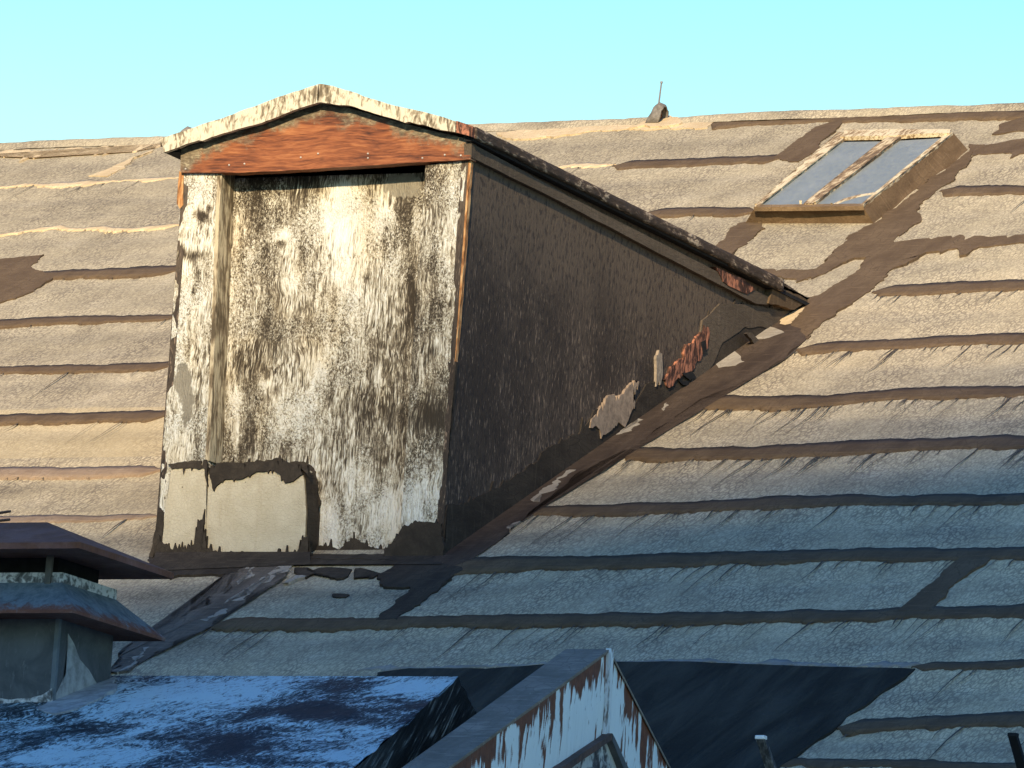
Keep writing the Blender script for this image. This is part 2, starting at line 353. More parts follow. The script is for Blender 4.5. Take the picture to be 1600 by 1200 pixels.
# ================================================================== MAIN ROOF (local axes: x along ridge, y up the slope, z out)
roof = thing('felt_roof', 'large weathered felt roof striped with brown tar seams, running up behind the dormer to the ridge', 'roof', rot=(PITCH, 0, 0))
TRIDGE = ZR/SP
rowpx = [232, 292, 367, 445, 529, 610, 692, 779, 866, 955, 1036, 1122, 1197]
ROWS = np.array([on_roof(1600, y)[1] for y in rowpx][::-1])
ROWS = np.concatenate([[ROWS[0]-2.4, ROWS[0]-1.6, ROWS[0]-.8], ROWS, [TRIDGE]])
def felt():
    s = np.linspace(-8, 5, 800); t = np.concatenate([np.linspace(-7, -4.5, 20)[:-1], np.linspace(-4.5, TRIDGE, 520)])
    Sg, T = np.meshgrid(s, t)
    Tn = T+.05*fn2(Sg*1.3+9, T*.4+3, 3)
    k = np.clip(np.searchsorted(ROWS, Tn)-1, 0, len(ROWS)-2); ph = np.clip((Tn-ROWS[k])/(ROWS[k+1]-ROWS[k]), 0, 1)
    prof = -.003*np.sin(np.pi*ph)**.7*(1+.4*fn2(Sg*.8, T*2, 5)) - .004*np.maximum(0, fn2(Sg*2.2, T*1.1, 8)) - .003*(1+np.sin(ph*4*np.pi+2*fn2(Sg*.9, T*.5, 4)))*np.sin(np.pi*ph)
    Z = np.minimum(prof, 0)
    P = np.stack([Sg, T, Z], -1)
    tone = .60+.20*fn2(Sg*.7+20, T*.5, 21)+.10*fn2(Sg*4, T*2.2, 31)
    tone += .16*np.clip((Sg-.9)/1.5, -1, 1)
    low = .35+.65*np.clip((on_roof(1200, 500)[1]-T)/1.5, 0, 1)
    tone += low*.20*np.exp(-((ph-.86)/.1)**2) - low*.28*np.exp(-((ph-.36-.1*fn2(Sg*.8, T*.3, 43))/.13)**2)*(.7+1.2*fn2(Sg*1.5, T*.9, 41)) + low*.15*np.exp(-((ph-.62-.1*fn2(Sg*.9, T*.3, 44))/.09)**2)  # shading of the undulating strips, put into the tone as light and dark bands
    yel = np.where((Sg < -.9) & (k == np.searchsorted(ROWS, on_roof(100, 700)[1])-1), .35+.2*fn2(Sg*2, T, 12), 0)
    return grid_mesh('felt_covering', P, {'tone': np.clip(tone, 0, 1), 'yellow': np.clip(yel, 0, 1)})
link('felt_covering', felt(), FELT, roof, True)
def back_of_roof():
    bm = bmesh.new(); a = TRIDGE
    hor = Vector((0, math.cos(-2*PITCH), math.sin(-2*PITCH)))       # the slope behind the ridge, in roof axes
    b = Vector((0, a, -.012))+hor*9
    poly(bm, ((-8, a, -.012), (5, a, -.012), (5, b.y, b.z), (-8, b.y, b.z)))
    return bm
obj('rear_slope', back_of_roof(), FELT, roof)
# ridge capping: low rounded roll
def capping():
    ns = 330; s = np.linspace(-8, 5, ns); prof = np.array([(-.10, .003), (-.06, .010), (-.02, .017), (.015, .017), (.05, .005), (.10, -.05)])
    P = np.zeros((len(prof), ns, 3))
    for i, (a, h) in enumerate(prof):
        P[i, :, 0] = s; P[i, :, 1] = TRIDGE+a+.02*fn1(s*3, 50+i)*(1 if i < 2 else .3); P[i, :, 2] = h+.008*fn1(s*2.2, 60)+.006*fn1(s*9, 61)
    return grid_mesh('ridge_capping', P, {'tone': .5+.4*fn2(np.tile(s*3, (6, 1)), P[:, :, 1]*3, 7), 'yellow': np.zeros((6, ns))})
link('ridge_capping', capping(), FELT, roof, True)
RO = (np.zeros(3), np.array([1., 0, 0]), np.array([0, 1., 0]), np.array([0, 0, 1.]))
hcount = [0]
def hstep(): hcount[0] += 1; return .0012+.00005*hcount[0]
def band(name, pts, th, mat, sliver=0, seed=0, rag=1.):
    """a long seam of tar: centre line in photo pixels laid on the roof, th = height in pixels there"""
    c = np.array([on_roof(*p) for p in pts]); o = np.argsort(c[:, 0]); c = c[o]
    a = np.array([on_roof(p[0], p[1]-th/2)[1]-on_roof(p[0], p[1]+th/2)[1] for p in pts])[o]
    x = np.arange(c[0, 0], c[-1, 0], .010); t = np.interp(x, c[:, 0], c[:, 1]); hw = np.interp(x, c[:, 0], a)/2
    # undo the image shear of width measured vertically
    t += .025*fn1(x*1.4, seed+1); hw = hw*(1+.35*fn1(x*1.7, seed+2))
    top = t+hw+.022*rag*fn1(x*7, seed+3)+.010*rag*fn1(x*40, seed+4); bot = t-hw-.03*rag*fn1(x*6, seed+5)-.018*rag*fn1(x*40, seed+6)
    bot = np.minimum(bot, top-.02)
    taper = np.clip(np.minimum(x-x[0], x[-1]-x)/.06, .15, 1); mid = (top+bot)/2; top = mid+(top-mid)*taper; bot = mid+(bot-mid)*taper
    h = hstep(); rows = np.stack([top, top*.66+bot*.34, top*.33+bot*.67, bot])
    P = np.stack([np.tile(x, (4, 1)), rows, np.full_like(rows, h)], -1)
    P[1, :, 2] += .0005+.0005*fn1(x*5, seed+8); P[2, :, 2] += .0005+.0005*fn1(x*6, seed+9)
    me = grid_mesh(name, P, {}, (0, 0, -.045), True)
    bm = bmesh.new(); bm.from_mesh(me)
    r = random.Random(seed)
    for i in range(int(1.6*sliver*(x[-1]-x[0]))):
        q = r.randrange(len(x)); L = .05+.42*r.random()**2; wd = .0016+.0042*r.random()**2.5
        x0, y0 = x[q], bot[q]+.02; lean = (r.random()-.35)*.10*L; zz = h-.00001*(1+i % 3)
        nn = 5; li = []; ri = []
        for k in range(nn+1):
            f = k/nn; cx = x0+lean*f+.006*math.sin(f*5+q); cy = y0-L*f; ww = wd*(1-f*.85)
            li.append(bm.verts.new((cx-ww, cy, zz))); ri.append(bm.verts.new((cx+ww, cy, zz)))
        for k in range(nn): bm.faces.new((li[k], li[k+1], ri[k+1], ri[k])).material_index = 1
    bm.normal_update(); bm.to_mesh(me); bm.free()
    o_ = link(name, me, mat, roof); me.materials.append(CRACK); return o_
def patch(name, pts, mat, amp=.02, step=.02, seed=0, spike=0, sdir=(0, -1), sprob=.15):
    q = jag([on_roof(*p) for p in pts], amp, step, seed, spike, sdir, sprob)
    return obj(name, slab(q, *RO, hstep(), -.045), mat, roof)
right = [  # centre lines, thickness, slivers per metre
    ([(1110, 194), (1200, 187), (1320, 185), (1450, 181), (1600, 178), (1680, 176)], 13, 0),
    ([(960, 258), (1060, 254), (1150, 250), (1225, 247)], 11, 2),
    ([(1005, 333), (1090, 329), (1178, 332)], 11, 2),
    ([(1468, 299), (1530, 298), (1600, 297), (1680, 293)], 12, 3),
    ([(1362, 457), (1450, 452), (1520, 449), (1600, 445), (1680, 443)], 13, 14),
    ([(1245, 546), (1320, 541), (1400, 538), (1500, 531), (1600, 530), (1680, 528)], 14, 20),
    ([(1085, 629), (1180, 629), (1280, 627), (1400, 614), (1530, 611), (1680, 609)], 15, 26),
    ([(970, 709), (1040, 711), (1250, 704), (1400, 697), (1530, 692), (1680, 692)], 17, 22),
    ([(815, 798), (930, 797), (1040, 794), (1200, 785), (1355, 782), (1500, 781), (1680, 778)], 14, 18),
    ([(680, 887), (800, 882), (950, 878), (1040, 876), (1200, 872), (1350, 867), (1500, 865), (1680, 866)], 17, 16),
    ([(325, 978), (450, 977), (600, 974), (700, 973), (900, 970), (1100, 968), (1300, 962), (1450, 957), (1600, 955), (1680, 955)], 15, 14),
    ([(1425, 1042), (1500, 1039), (1600, 1037), (1680, 1035)], 11, 6),
    ([(1310, 1136), (1400, 1129), (1500, 1125), (1600, 1122), (1680, 1121)], 17, 6),
    ([(1190, 1192), (1400, 1194), (1600, 1197), (1680, 1197)], 10, 4),
    ([(-100, 440), (60, 431), (150, 427), (280, 423)], 13, 3),
    ([(-100, 508), (0, 505), (100, 499), (180, 500), (280, 496)], 10, 4),
    ([(-100, 582), (0, 579), (150, 576), (275, 570)], 11, 4),
    ([(-100, 660), (0, 657), (80, 653), (265, 649)], 13, 4)]
for i, (p, th, sv) in enumerate(right): band('tar_seam', p, th*1.15, TAR, sv, 100+17*i)
band('tar_seam', [(-100, 740), (0, 738), (120, 737), (258, 733)], 15, TAR_F, 3, 501)
band('tar_seam', [(-100, 816), (30, 812), (140, 810), (250, 807)], 9, TAR_F, 2, 521)
for i, (p, th) in enumerate([
    ([(-100, 297), (0, 293), (100, 289), (200, 283), (285, 278)], 4),
    ([(-100, 374), (0, 366), (60, 358), (150, 357), (210, 358), (285, 350)], 4.5),
    ([(865, 262), (900, 259), (965, 257)], 7), ([(560, 1046), (700, 1043), (850, 1037), (1050, 1033), (1200, 1038), (1300, 1041), (1440, 1038)], 5)]):
    band('exposed_felt_edge', p, th, PALE if i < 3 else PATCHP, 6 if i < 3 else 0, 601+13*i, 2.2)
patch('exposed_felt_edge', [(-90, 241), (0, 235), (100, 232), (200, 228), (262, 224), (255, 227), (170, 232), (110, 239), (0, 243), (-90, 247)], PALE, .08, .02, 611, .2, (0, -1), .3)
patch('exposed_felt_edge', [(138, 275), (175, 262), (200, 250), (240, 234), (207, 248), (197, 262), (168, 276)], PALE, .03, .02, 612)
patch('exposed_felt_edge', [(775, 208), (870, 201), (960, 195), (1040, 192), (1120, 190), (1105, 200), (1000, 202), (930, 205), (860, 213), (800, 216)], PALE, .06, .02, 613)
# broader tar
patch('tar_patch', [(640, 884), (690, 892), (740, 874), (785, 838), (830, 799), (862, 775), (905, 738), (985, 700), (1000, 690), (1095, 624), (1150, 602), (1200, 577), (1250, 540), (1272, 508), (1225, 485), (1060, 590), (900, 700), (780, 790), (690, 858)], TAR_M, .018, .02, 701, .03, (0, -1), .2)
patch('tar_patch', [(1275, 420), (1305, 395), (1325, 368), (1365, 350), (1372, 345), (1440, 290), (1516, 234), (1522, 245), (1490, 282), (1470, 293), (1428, 329), (1439, 341), (1395, 377), (1419, 410), (1390, 425), (1383, 437), (1361, 455), (1331, 472), (1294, 497), (1262, 530), (1235, 502), (1240, 470), (1282, 462), (1325, 435), (1360, 401), (1335, 403), (1300, 422), (1262, 437), (1200, 433), (1180, 421)], TAR, .03, .02, 702, .06, (0, -1), .15)
patch('tar_patch', [(1390, 380), (1500, 367), (1545, 371), (1600, 367), (1680, 365), (1680, 378), (1600, 380), (1530, 386), (1510, 398), (1498, 400), (1495, 388), (1440, 395), (1410, 415)], TAR, .025, .02, 703, .1)
patch('tar_patch', [(1515, 225), (1540, 228), (1600, 217), (1680, 213), (1680, 238), (1600, 240), (1520, 240)], TAR, .03, .02, 704, .1)
patch('tar_patch', [(1549, 210), (1565, 194), (1600, 182), (1680, 180), (1680, 198), (1600, 205), (1575, 207)], TAR, .03, .02, 705)
patch('tar_patch', [(1272, 199), (1325, 182), (1315, 191), (1287, 219), (1275, 235), (1247, 254), (1209, 246), (1231, 232), (1256, 213)], TAR, .03, .02, 706)
patch('tar_patch', [(1152, 350), (1190, 344), (1197, 357), (1165, 379), (1144, 400), (1116, 388)], TAR, .03, .02, 707)
patch('tar_patch', [(1500, 872), (1548, 872), (1480, 925), (1458, 955), (1405, 955), (1440, 925)], TAR, .02, .02, 708)
patch('tar_patch', [(625, 870), (678, 870), (722, 889), (707, 904), (685, 922), (659, 945), (625, 966), (588, 969), (610, 949), (636, 924), (640, 917), (599, 917), (587, 904), (610, 889)], TAR_D, .03, .02, 709, .08)
patch('tar_patch', [(385, 876), (381, 896), (340, 934), (291, 964), (235, 990), (197, 1016), (180, 1050), (205, 1045), (240, 1020), (269, 1005), (317, 982), (336, 969), (370, 945), (422, 911), (449, 889), (430, 874)], TAR_R, .05, .02, 710, .15)
patch('tar_patch', [(222, 892), (240, 868), (690, 866), (640, 878), (500, 873), (430, 874), (388, 880), (374, 896), (300, 899), (250, 895)], TAR_D, .03, .02, 711, .06)
patch('tar_patch', [(-90, 420), (15, 404), (70, 398), (50, 417), (60, 424), (82, 435), (55, 455), (25, 467), (-90, 495)], TAR, .03, .02, 712)
def blob(cx, cy, a, b): return [(cx+a*math.cos(k*.5236)-b*.8*math.sin(k*.5236), cy-b*math.sin(k*.5236)) for k in range(12)]
for i, q in enumerate([(519, 896, 24, 9), (470, 895, 13, 8), (570, 896, 16, 8), (530, 931, 12, 3)]): patch('tar_patch', blob(*q), TAR_D, .06, .015, 720+i, .05)
patch('felt_patch', [(1112, 545), (1128, 535), (1165, 566), (1150, 572), (1122, 576), (1113, 562)], PATCHP, .02, .02, 731)
patch('felt_patch', [(1168, 515), (1190, 500), (1205, 512), (1225, 520), (1195, 530), (1175, 530)], PATCHP, .02, .02, 732)
patch('felt_patch', [(1218, 505), (1236, 488), (1258, 481), (1250, 492), (1228, 508)], PALE, .03, .015, 733)
for i, p in enumerate([[(970, 672), (1000, 655), (985, 672), (965, 680)], [(1032, 640), (1042, 630), (1046, 634), (1036, 643)],
                       [(830, 783), (862, 755), (890, 735), (900, 735), (870, 756), (842, 786)], [(790, 824), (815, 815), (795, 828)]]):
    patch('felt_patch', p, PATCHP, .04, .015, 740+i)
patch('membrane_sheet', [(590, 1052), (640, 1045), (760, 1046), (850, 1039), (950, 1035), (1050, 1035), (1190, 1039), (1300, 1043), (1430, 1046), (1212, 1205), (1150, 1260), (560, 1260), (560, 1100)], MEMB, .012, .03, 750)

for i, p in enumerate([[(440, 884), (462, 878), (430, 902), (410, 912)], [(405, 905), (425, 900), (392, 930), (372, 940)], [(398, 882), (412, 879), (385, 905), (372, 915)], [(450, 905), (468, 900), (455, 910), (440, 913)], [(330, 962), (352, 952), (340, 962), (318, 972)], [(215, 1020), (232, 1012), (212, 1034), (196, 1044)]]):
    patch('felt_patch', p, PATCHP, .06, .012, 770+i, .08)
# ================================================================== DORMER
DN = np.array([0, -1., 0])
dor = thing('dormer', 'gabled roof dormer with peeling cream front, red wooden gable board and dark tarred side', 'dormer')
fr = (np.zeros(3), np.array([1., 0, 0]), np.array([0, 0, 1.]), DN)
def onF(px, py, y=0.): p = onY(px, py, y); return (p[0], p[2])
def front(name, pts, mat, y, th, amp=.004, step=.008, seed=0, spike=0, sdir=(0, 1), sprob=.2, parent=None):
    """an outline on the plane Y=y facing the viewer, th thick towards the house"""
    q = jag([onF(px, py, y) for px, py in pts], amp, step, seed, spike, sdir, sprob) if amp else [onF(px, py, y) for px, py in pts]
    return obj(name, slab(q, *fr, -y, -y-th), mat, parent or dor)
TX = np.array([240, 300, 365, 420, 475, 530, 585, 640, 700, 745.]); TY = np.array([250, 280, 340, 400, 460, 520, 580, 640, 700, 760, 820, 880.])
TAB = np.array([
 [.80,.80,.35,.40,.45,.45,.40,.40,.80,.75],
 [.85,.80,.35,.38,.44,.46,.42,.30,.80,.75],
 [.85,.82,.40,.45,.68,.88,.60,.42,.78,.70],
 [.80,.72,.50,.46,.66,.95,.70,.52,.74,.70],
 [.78,.78,.55,.54,.68,.80,.74,.52,.68,.66],
 [.80,.72,.56,.50,.58,.74,.66,.38,.64,.62],
 [.70,.80,.46,.42,.54,.60,.46,.40,.58,.56],
 [.70,.85,.58,.56,.82,.58,.42,.38,.38,.50],
 [.80,.88,.42,.42,.68,.50,.46,.46,.45,.52],
 [.80,.80,.50,.60,.60,.68,.60,.60,.74,.70],
 [.80,.80,.50,.50,.60,.82,.70,.74,.80,.70],
 [.80,.80,.50,.50,.60,.80,.70,.70,.70,.60]])
def whiteness(P, seed):
    px, py = proj(P); px = px+(py-560)*.06                     # follow the lean of the uprights
    i = np.clip(np.searchsorted(TX, px)-1, 0, len(TX)-2); j = np.clip(np.searchsorted(TY, py)-1, 0, len(TY)-2)
    fx = np.clip((px-TX[i])/(TX[i+1]-TX[i]), 0, 1); fy = np.clip((py-TY[j])/(TY[j+1]-TY[j]), 0, 1)
    wv = (TAB[j, i]*(1-fx)+TAB[j, i+1]*fx)*(1-fy)+(TAB[j+1, i]*(1-fx)+TAB[j+1, i+1]*fx)*fy
    x, z = P[..., 0], P[..., 2]
    wv = wv+.22*fn2(x*9+40, z*5+40, seed)+.20*fn2(x*17+.8*z+40, z*1.7+40, seed+5)+.14*fn2(x*42+40, z*3+40, seed+9)+.10*fn2(x*14+z*9+40, z*14+40, seed+17)
    for bx, by, rx_, ry_, a in ((522, 330, 26, 60, .3), (540, 300, 18, 30, .2), (440, 370, 20, 14, .45), (455, 440, 22, 18, .35), (425, 315, 12, 9, .4), (415, 600, 14, 7, .5),
                          (440, 650, 24, 34, .35), (610, 335, 12, 20, .35), (650, 345, 8, 25, .3), (365, 620, 10, 22, .5), (500, 580, 12, 14, .3), (590, 590, 7, 22, .4), (470, 780, 30, 50, .2),
                          (560, 740, 20, 40, .25), (520, 830, 16, 30, .3), (620, 800, 20, 40, .3), (665, 750, 20, 40, .2), (390, 400, 8, 20, .3),
                          (315, 338, 11, 10, -.9), (327, 326, 5, 5, -.7), (300, 400, 20, 7, -.5), (285, 395, 6, 10, -.6), (308, 430, 5, 16, -.6), (302, 455, 4, 8, -.5),
                          (440, 380, 9, 7, -.5), (490, 410, 7, 40, -.25), (645, 470, 6, 45, -.5), (600, 390, 14, 30, -.2), (665, 650, 26, 24, -.55), (560, 640, 60, 30, -.12)):
        wv = wv+a*np.exp(-((px-(py-560)*.06-bx)/rx_)**2-((py-by)/ry_)**2)
    return wv+.03
def filler(P, spots):
    px, py = proj(P); o = np.zeros(px.shape)
    nz = fn2(P[..., 0]*16+40, P[..., 2]*16+40, 77)
    for bx, by, rx_, ry_ in spots: o = np.maximum(o, np.clip((1.1+.5*nz+.5*fn2(P[..., 0]*60+40, P[..., 2]*25+40, 78)-np.hypot((px-bx)/rx_, (py-by)/ry_))*6, 0, 1))
    return o
def painted(name, pl, pr, y, depth, spots, seed, nu, nv, rag=.003):
    """upright board: left and right edges as pixel lines (top..bottom) on Y=y"""
    L = np.array([onF(a, b, y) for a, b in pl]); R = np.array([onF(a, b, y) for a, b in pr])
    v = np.linspace(0, 1, nv); zl = L[-1, 1]+(L[0, 1]-L[-1, 1])*v; zr = R[-1, 1]+(R[0, 1]-R[-1, 1])*v
    xl = np.interp(zl, L[::-1, 1], L[::-1, 0])+rag*fn1(zl*25, seed)+rag*.6*fn1(zl*90, seed+1)
    xr = np.interp(zr, R[::-1, 1], R[::-1, 0])+rag*fn1(zr*25, seed+2)
    u = np.linspace(0, 1, nu); P = np.zeros((nv, nu, 3))
    P[..., 0] = xl[:, None]+(xr-xl)[:, None]*u; P[..., 2] = zl[:, None]+(zr-zl)[:, None]*u
    P[..., 1] = y+.0025*fn2(P[..., 0]*12+40, P[..., 2]*6+40, seed+3)
    wv = whiteness(P, seed); fl = filler(P, spots) if spots else np.zeros(wv.shape)
    return link(name, grid_mesh(name, P, {'white': wv, 'filler': fl}, (0, depth, 0)), PAINT, dor)
YP = .105                                                    # the panel stands back from the posts
painted('front_panel', [(330, 279), (330, 285), (300, 890)], [(690, 269), (690, 275), (665, 890)], YP, .03, [(630, 290, 36, 17), (352, 300, 12, 22)], 31, 260, 440)
painted('corner_post', [(286, 262), (281, 330), (273, 450), (266, 560), (258, 650), (243, 872)], [(345, 260), (341, 330), (335, 500), (325, 720), (318, 880)], 0., YP+.01, [(284, 592, 13, 22), (291, 628, 12, 26)], 51, 64, 440, .004)
painted('corner_post', [(665, 258), (654, 400), (645, 540), (633, 720), (624, 880)], [(729, 250), (720, 360), (705, 540), (694, 700), (683, 880)], 0., YP+.01, None, 71, 64, 440, .003)
rb = [onF(*p) for p in ((345, 264), (341, 330), (335, 500), (325, 720))]
bm = bmesh.new()
for (xa, za), (xb, zb) in zip(rb[:-1], rb[1:]): poly(bm, ((xa+.006, -.001, za), (xb+.006, -.001, zb), (xb+.010, YP, zb), (xa+.010, YP, za)), ((xa-.010, -.0035, za), (xb-.010, -.0035, zb), (xb+.006, -.001, zb), (xa+.006, -.001, za)))
obj('reveal', bm, mat_flake('bare_tan_reveal', (.20, .15, .095), (.50, .42, .29), .52, (1, 1, .10), 75), dor)
front('edge_strip', [(728, 252), (736, 248), (725, 405), (712, 565), (704, 565), (716, 405), (722, 330)], ORANGE, .001, .02, .003, .01, 91)
front('edge_strip', [(706, 566), (713, 566), (700, 715), (688, 872), (681, 872), (692, 715)], TAR_D, .0005, .02, .003, .01, 92)
front('edge_strip', [(280, 268), (287, 266), (286, 320), (281, 326), (276, 318)], ORANGE, -.002, .02, .002, .01, 93)
# gable board, fascia, roof slabs
YF = -.075
zpk = onF(497, 133, YF); zl = onF(251, 219, YF); zrr = onF(737, 197, YF)
XC = zpk[0]; KS = .5*((zpk[1]-zl[1])/(XC-zl[0])+(zpk[1]-zrr[1])/(zrr[0]-XC)); ZT = zpk[1]
XE0, XE1 = zl[0], zrr[0]
GAB = mat_gable(XC, ZT-.085, KS)
GB = front('gable_board', [(282, 269), (283, 233), (360, 205), (500, 156), (620, 190), (736, 219), (735, 249), (600, 257), (450, 266), (370, 270)], GAB, -.022, .05, .0025, .012, 95)
NAIL = mat_plain('bright_nail_heads', (.55, .5, .45), .4)
for px, py in ((290, 264), (358, 258), (382, 256), (470, 246), (575, 240), (497, 240), (660, 247), (695, 242), (575, 247), (720, 243)):
    bmn = bmesh.new(); p = onY(px, py, -.024); bmesh.ops.create_icosphere(bmn, subdivisions=1, radius=.0045, matrix=Matrix.Translation(p)); obj('nail', bmn, NAIL, GB)
def fascia(pts, seed): return front('fascia_board', pts, FASC, YF, .022, .0045, .012, seed)
fascia([(497, 131), (440, 150), (370, 176), (300, 200), (251, 218), (256, 238), (272, 233), (300, 222), (310, 219), (316, 220), (330, 214), (400, 194), (450, 176), (470, 168), (496, 160)], 96)
fascia([(498, 131), (520, 134), (600, 160), (660, 174), (712, 189), (711, 206), (690, 203), (640, 190), (632, 192), (600, 182), (550, 166), (497, 160)], 97)
front('fascia_end', [(713, 189), (738, 197), (738, 214), (713, 207)], RUSTR, YF, .022, .003, .01, 98)
YCUT = (ZT-KS*(XE1-XC))/TP-.40
def roof_slab(sgn):
    xe_ = XE1 if sgn > 0 else XE0; th = .030; yb = ZT/TP+.3
    bm = bmesh.new(); N = 120
    a = []
    for i in range(N+1):
        y = YF+.002+(yb-YF)*i/N; wv = .004*math.sin(i*.63)+.003*math.sin(i*.23); xe = 0.0 if (sgn > 0 and y > YCUT) else xe_; ze = ZT-KS*abs(xe-XC)
        a.append([bm.verts.new((XC, y, ZT)), bm.verts.new((xe, y, ze+wv)), bm.verts.new((xe, y, ze-th+wv)), bm.verts.new((XC, y, ZT-th))])
    for i in range(N):
        for k in range(3): bm.faces.new((a[i][k], a[i][k+1], a[i+1][k+1], a[i+1][k]))
    bm.faces.new(a[0]); bm.faces.new(a[-1])
    return bm
for sg in (-1, 1): obj('roof_slope', roof_slab(sg), EAVE, dor)
ZE1 = ZT-KS*(XE1-XC)
def eave_board():                                             # uneven board along the right eave
    n = 220; y = np.linspace(YF+.024, YCUT, n); nz = .005*fn1(y*2.2, 33)+.002*fn1(y*14, 34)
    top = ZE1+.006+.4*nz; bot = ZE1-.038+nz; bot = np.where(y > 2.45, bot-.010, bot)
    P = np.zeros((4, n, 3)); P[..., 1] = y
    P[0, :, 2] = top; P[1, :, 2] = top*.65+bot*.35; P[2, :, 2] = top*.3+bot*.7; P[3, :, 2] = bot
    P[..., 0] = XE1+.010+.004*fn2(P[..., 1]*9+40, P[..., 2]*30+40, 36)
    return grid_mesh('eave_board', P, {}, (-.02, 0, 0), True)
link('eave_board', eave_board(), EAVE, dor, True)
bm = bmesh.new(); box(bm, .002, XE1-.004, YF+.03, ZE1/TP, ZE1-.050, ZE1-.034); obj('soffit', bm, BLACK, dor)  # black colour stands in for the shadow under the eave
bm = bmesh.new(); box(bm, XE0+.004, -W-.002, YF+.03, ZE1/TP, ZE1-.050, ZE1-.034); obj('soffit', bm, BLACK, dor)  # left overhang, its shade painted black likewise
# cheeks: triangles down to the roof
def cheek(x, sg):
    n = 60; bm = bmesh.new(); zt = 1.72
    ys = [0.0+(zt/TP+.1)*i/n for i in range(n+1)]
    a = [bm.verts.new((x, y, max(zt, y*TP-.05))) for y in ys]; b = [bm.verts.new((x, y, y*TP-.06)) for y in ys]
    c = [bm.verts.new((x-sg*.03, y, max(zt, y*TP-.05))) for y in ys]; d = [bm.verts.new((x-sg*.03, y, y*TP-.06)) for y in ys]
    for i in range(n): bm.faces.new((b[i], b[i+1], a[i+1], a[i])); bm.faces.new((d[i], d[i+1], c[i+1], c[i]))
    bm.faces.new((a[0], b[0], d[0], c[0]))
    return bm
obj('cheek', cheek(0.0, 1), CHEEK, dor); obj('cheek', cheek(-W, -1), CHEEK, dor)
sd = (np.zeros(3), np.array([0, 1., 0]), np.array([0, 0, 1.]), np.array([1., 0, 0]))
def onC(px, py, x=0.): p = onX(px, py, x); return (p[1], p[2])
def side(name, pts, mat, h, amp=.006, step=.015, seed=0, spike=0, sdir=(0, 1), sprob=.2, h0=-.01, parent=None):
    return obj(name, slab(jag([onC(px, py, h) for px, py in pts], amp, step, seed, spike, sdir, sprob), *sd, h, h0), mat, parent or dor)
TRIMB = side('trim_board', [(737, 224), (760, 236), (900, 312), (1050, 388), (1120, 424), (1170, 448), (1212, 470), (1200, 476), (1180, 474), (1150, 458), (1000, 380), (870, 312), (737, 246)], BROWN, .024, .002, .03, 110)
side('trim_rot', [(1118, 416), (1165, 438), (1180, 452), (1168, 460), (1130, 440)], RUSTR, .028, .006, .02, 111, parent=TRIMB)
side('tar_skirting', [(692, 868), (700, 790), (760, 772), (820, 735), (860, 700), (905, 680), (930, 640), (985, 640), (1010, 600), (1055, 590), (1075, 555), (1105, 500), (1130, 478), (1190, 476), (1235, 490), (1180, 545), (1100, 620), (1000, 690), (900, 745), (830, 800), (760, 850), (700, 890)], TAR_D, .006, .02, .02, 112, .05)
side('tar_skirting', [(1098, 500), (1125, 474), (1192, 478), (1240, 490), (1215, 515), (1165, 510), (1130, 535), (1110, 575), (1080, 600), (1090, 550)], BROWN, .009, .01, .02, 113)
side('exposed_board', [(992, 595), (999, 596), (990, 615), (993, 628), (980, 660), (977, 668), (966, 660), (958, 668), (940, 682), (935, 668), (922, 668), (925, 655), (940, 633), (953, 618), (975, 615), (983, 602)], mat_plain('bare_tan_board', (.30, .22, .16), .8, .3, 40), .012, .012, .012, 114, .03, (0, -1))
side('exposed_board', [(1026, 556), (1034, 552), (1036, 580), (1033, 600), (1025, 604)], mat_plain('bare_grey_board', (.30, .24, .185), .8, .3, 40), .012, .008, .012, 115, .03)
side('rotten_edge', [(1100, 508), (1108, 515), (1104, 545), (1085, 575), (1062, 592), (1044, 605), (1038, 592), (1050, 575), (1068, 560), (1070, 545), (1085, 535)], RUSTR, .013, .022, .009, 116)
for i, p in enumerate([[(1066, 583), (1082, 580), (1088, 590), (1078, 594)], [(1061, 594), (1076, 596), (1078, 605), (1066, 600)], [(1096, 535), (1103, 530), (1105, 550), (1099, 553)]]):
    side('rot_hole', p, BLACK, .0150, .005, .01, 120+i)  # flat black pieces: the dark inside the holes is painted
def flap():                                                   # lifted flap of lead by the foot of the eave
    bm = bmesh.new(); g = [onC(1150, 522), onC(1158, 520), onC(1172, 536), onC(1178, 548), onC(1165, 541)]
    return slab(jag(g, .008, .012, 5), *sd, .05, .035, bm)
obj('lifted_flap', flap(), BROWN, dor)
obj('eave_stop', slab(jag([onC(1206, 444, .03), onC(1235, 456, .03), onC(1262, 470, .03), onC(1240, 484, .03), onC(1200, 474, .03)], .008, .015, 6), *sd, .034, -.02), TAR, dor)
# tar and coating at the foot of the front
front('repair_patch', [(268, 728), (323, 724), (321, 866), (252, 866), (258, 800)], BEIGE, -.006, .01, .003, .01, 130)
def boxed_patch():
    q = jag([onF(*p) for p in ((325, 742), (400, 735), (470, 730), (475, 750), (478, 800), (476, 845), (466, 874), (322, 874))], .003, .012, 131)
    return slab(q, *fr, .0, -YP)
bp = obj('repair_patch', boxed_patch(), BEIGE, dor)
q = []
def sidewall():                                               # tarred flank of the boxed patch
    a = [onY(*p, -.002) for p in ((470, 733), (476, 750), (479, 800), (477, 845), (467, 874))]; bm = bmesh.new()
    for (p0, p1) in zip(a[:-1], a[1:]):
        poly(bm, (p0+[.004, 0, 0], p1+[.004, 0, 0], p1+[.006, YP, 0], p0+[.006, YP, 0]))
    return bm
obj('tar_skirting', sidewall(), TAR_D, dor)
front('tar_skirting', [(262, 727), (280, 722), (322, 718), (324, 760), (318, 732), (285, 731), (268, 733)], TAR_D, -.012, .012, .008, .006, 133, .03, (0, -1))
